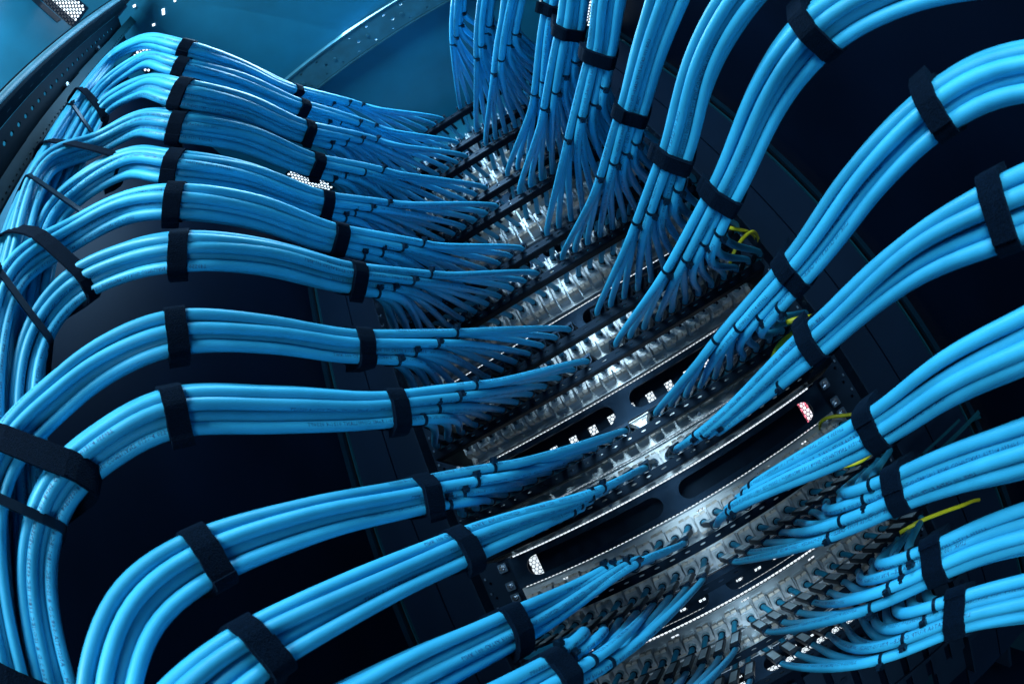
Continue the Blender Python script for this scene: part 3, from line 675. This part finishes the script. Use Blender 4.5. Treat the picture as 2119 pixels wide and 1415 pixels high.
# overlapping lacing strips
for k, (q0, q1, lab) in enumerate((((232, 92), (302, 12), 'topmost drilled lacing strip tip reaching the blue roof'), ((170, 160), (236, 88), 'second drilled lacing strip overlapping the topmost one'), ((65, 300), (176, 156), 'third drilled lacing strip beside the cable trunk'), ((-40, 480), (72, 292), 'lowest drilled lacing strip at the left edge'))):
    def rp(q, rho): d = ray(*q); return CAM + d * (rho / math.hypot(d[0], d[1]))
    a = rp(q0, 350 - 2 * k); b = rp(q1, 350 - 2 * k); ax = b - a; L = np.linalg.norm(ax); ax /= L; vdir = norm(a - CAM); wd = norm(np.cross(vdir, ax)); nn = np.cross(ax, wd)
    W = 18
    hs = []; s = 10
    while s < L - 6: hs.append(ring2(W * .28, s, 1.5, 2.0, n=8)); s += 9.5
    e = empty('lacing_strip'); tag(e, lab, 'lacing strip')
    MB().plate(rect2(-W * .5, W * .5, 0, L), hs, 1.4, lambda p, q, d: a + wd * p + ax * q + nn * (d if True else 0)).build('strip_face', M_STRIP, e)
    MB().plate(rect2(0, 5, 0, L), [], 1.2, lambda p, q, d: a + wd * (-W * .5 + d * 1.0 - 1.2) + ax * q + nn * p).build('strip_fold', M_STRIP, e)
# frame profile in the top left corner
tag(MB().box((-262, -905, 850), (34, 120, 14)).box((-240, -905, 846), (6, 120, 6)).build('corner_profile', M_ZINC), 'pale aluminium frame profile in the extreme top left corner', 'profile')

# ------------------------------------------------------------------ lower right: finned duct, handle, top right frame
dz = empty('slatted_duct', (0, 0, -8.2 * U)); tag(dz, 'dark slatted cable duct below the last patch panel', 'duct')
for k in range(16):
    o = MB().box((10 + k * 34, -14, -40), (24, 3, 150), bev=1).build('slat', M_BLACK, dz)
    MB().cyl((10 + k * 34, -16, -8), (10 + k * 34, -17.5, -8), 4.5, 12).build('knock_out', M_NAVY, o)
MB().box((260, -4, -30), (560, 3, 170)).build('duct_back', M_DARK, dz); MB().box((260, -18, -75), (560, 5, 7)).build('duct_rail', M_BLACK, dz)
hd = empty('cable_guide'); tag(hd, 'slim dark blue angled cable guide on the right side', 'cable guide')
def bar3(p, q, w_, h_, nm, m, par):
    a = at_Y(*p); b = at_Y(*q); ax = b - a; L = np.linalg.norm(ax); ax /= L; v = norm(a - CAM); u = norm(np.cross(ax, v)); v = np.cross(u, ax)
    return MB().box((a + b) / 2, (w_, L, h_), np.stack([u, ax, v], 1)).build(nm, m, par)
bar3((1906, 942, -40), (1982, 872, -40), 4, 14, 'arm', M_STRIP, hd); bar3((1932, 944, -40), (2022, 856, -40), 6, 14, 'arm', M_STRIP, hd); bar3((1904, 945, -40), (1934, 945, -40), 4, 14, 'cross_piece', M_STRIP, hd)
tag(bar3((2005, 872, -10), (2150, 800, -10), 5, 8, 'side_ledge', M_STRIP, None), 'thin dark horizontal ledge on the right side wall', 'ledge')
fr = empty('door_frame_corner'); tag(fr, 'bright metal frame corner between right bundles near the top', 'frame')
for (q0, q1, w_, m_) in (((1290, -10), (1345, 110), 12, M_BLACK), ((1255, 70), (1335, 20), 10, M_ZINC), ((1262, 112), (1312, 78), 20, M_ZINC), ((1270, 150), (1345, 110), 12, M_BLACK)):
    a = at_Z(*q0, 840); b = at_Z(*q1, 840); ax = b - a; L = np.linalg.norm(ax); ax /= L; u = np.cross(ax, (0, 0, 1.)); 
    MB().box((a + b) / 2, (w_ * 1.1, L, 5 + w_ * .1), np.stack([u, ax, np.array([0, 0, 1.])], 1)).build('frame_member', m_, fr)
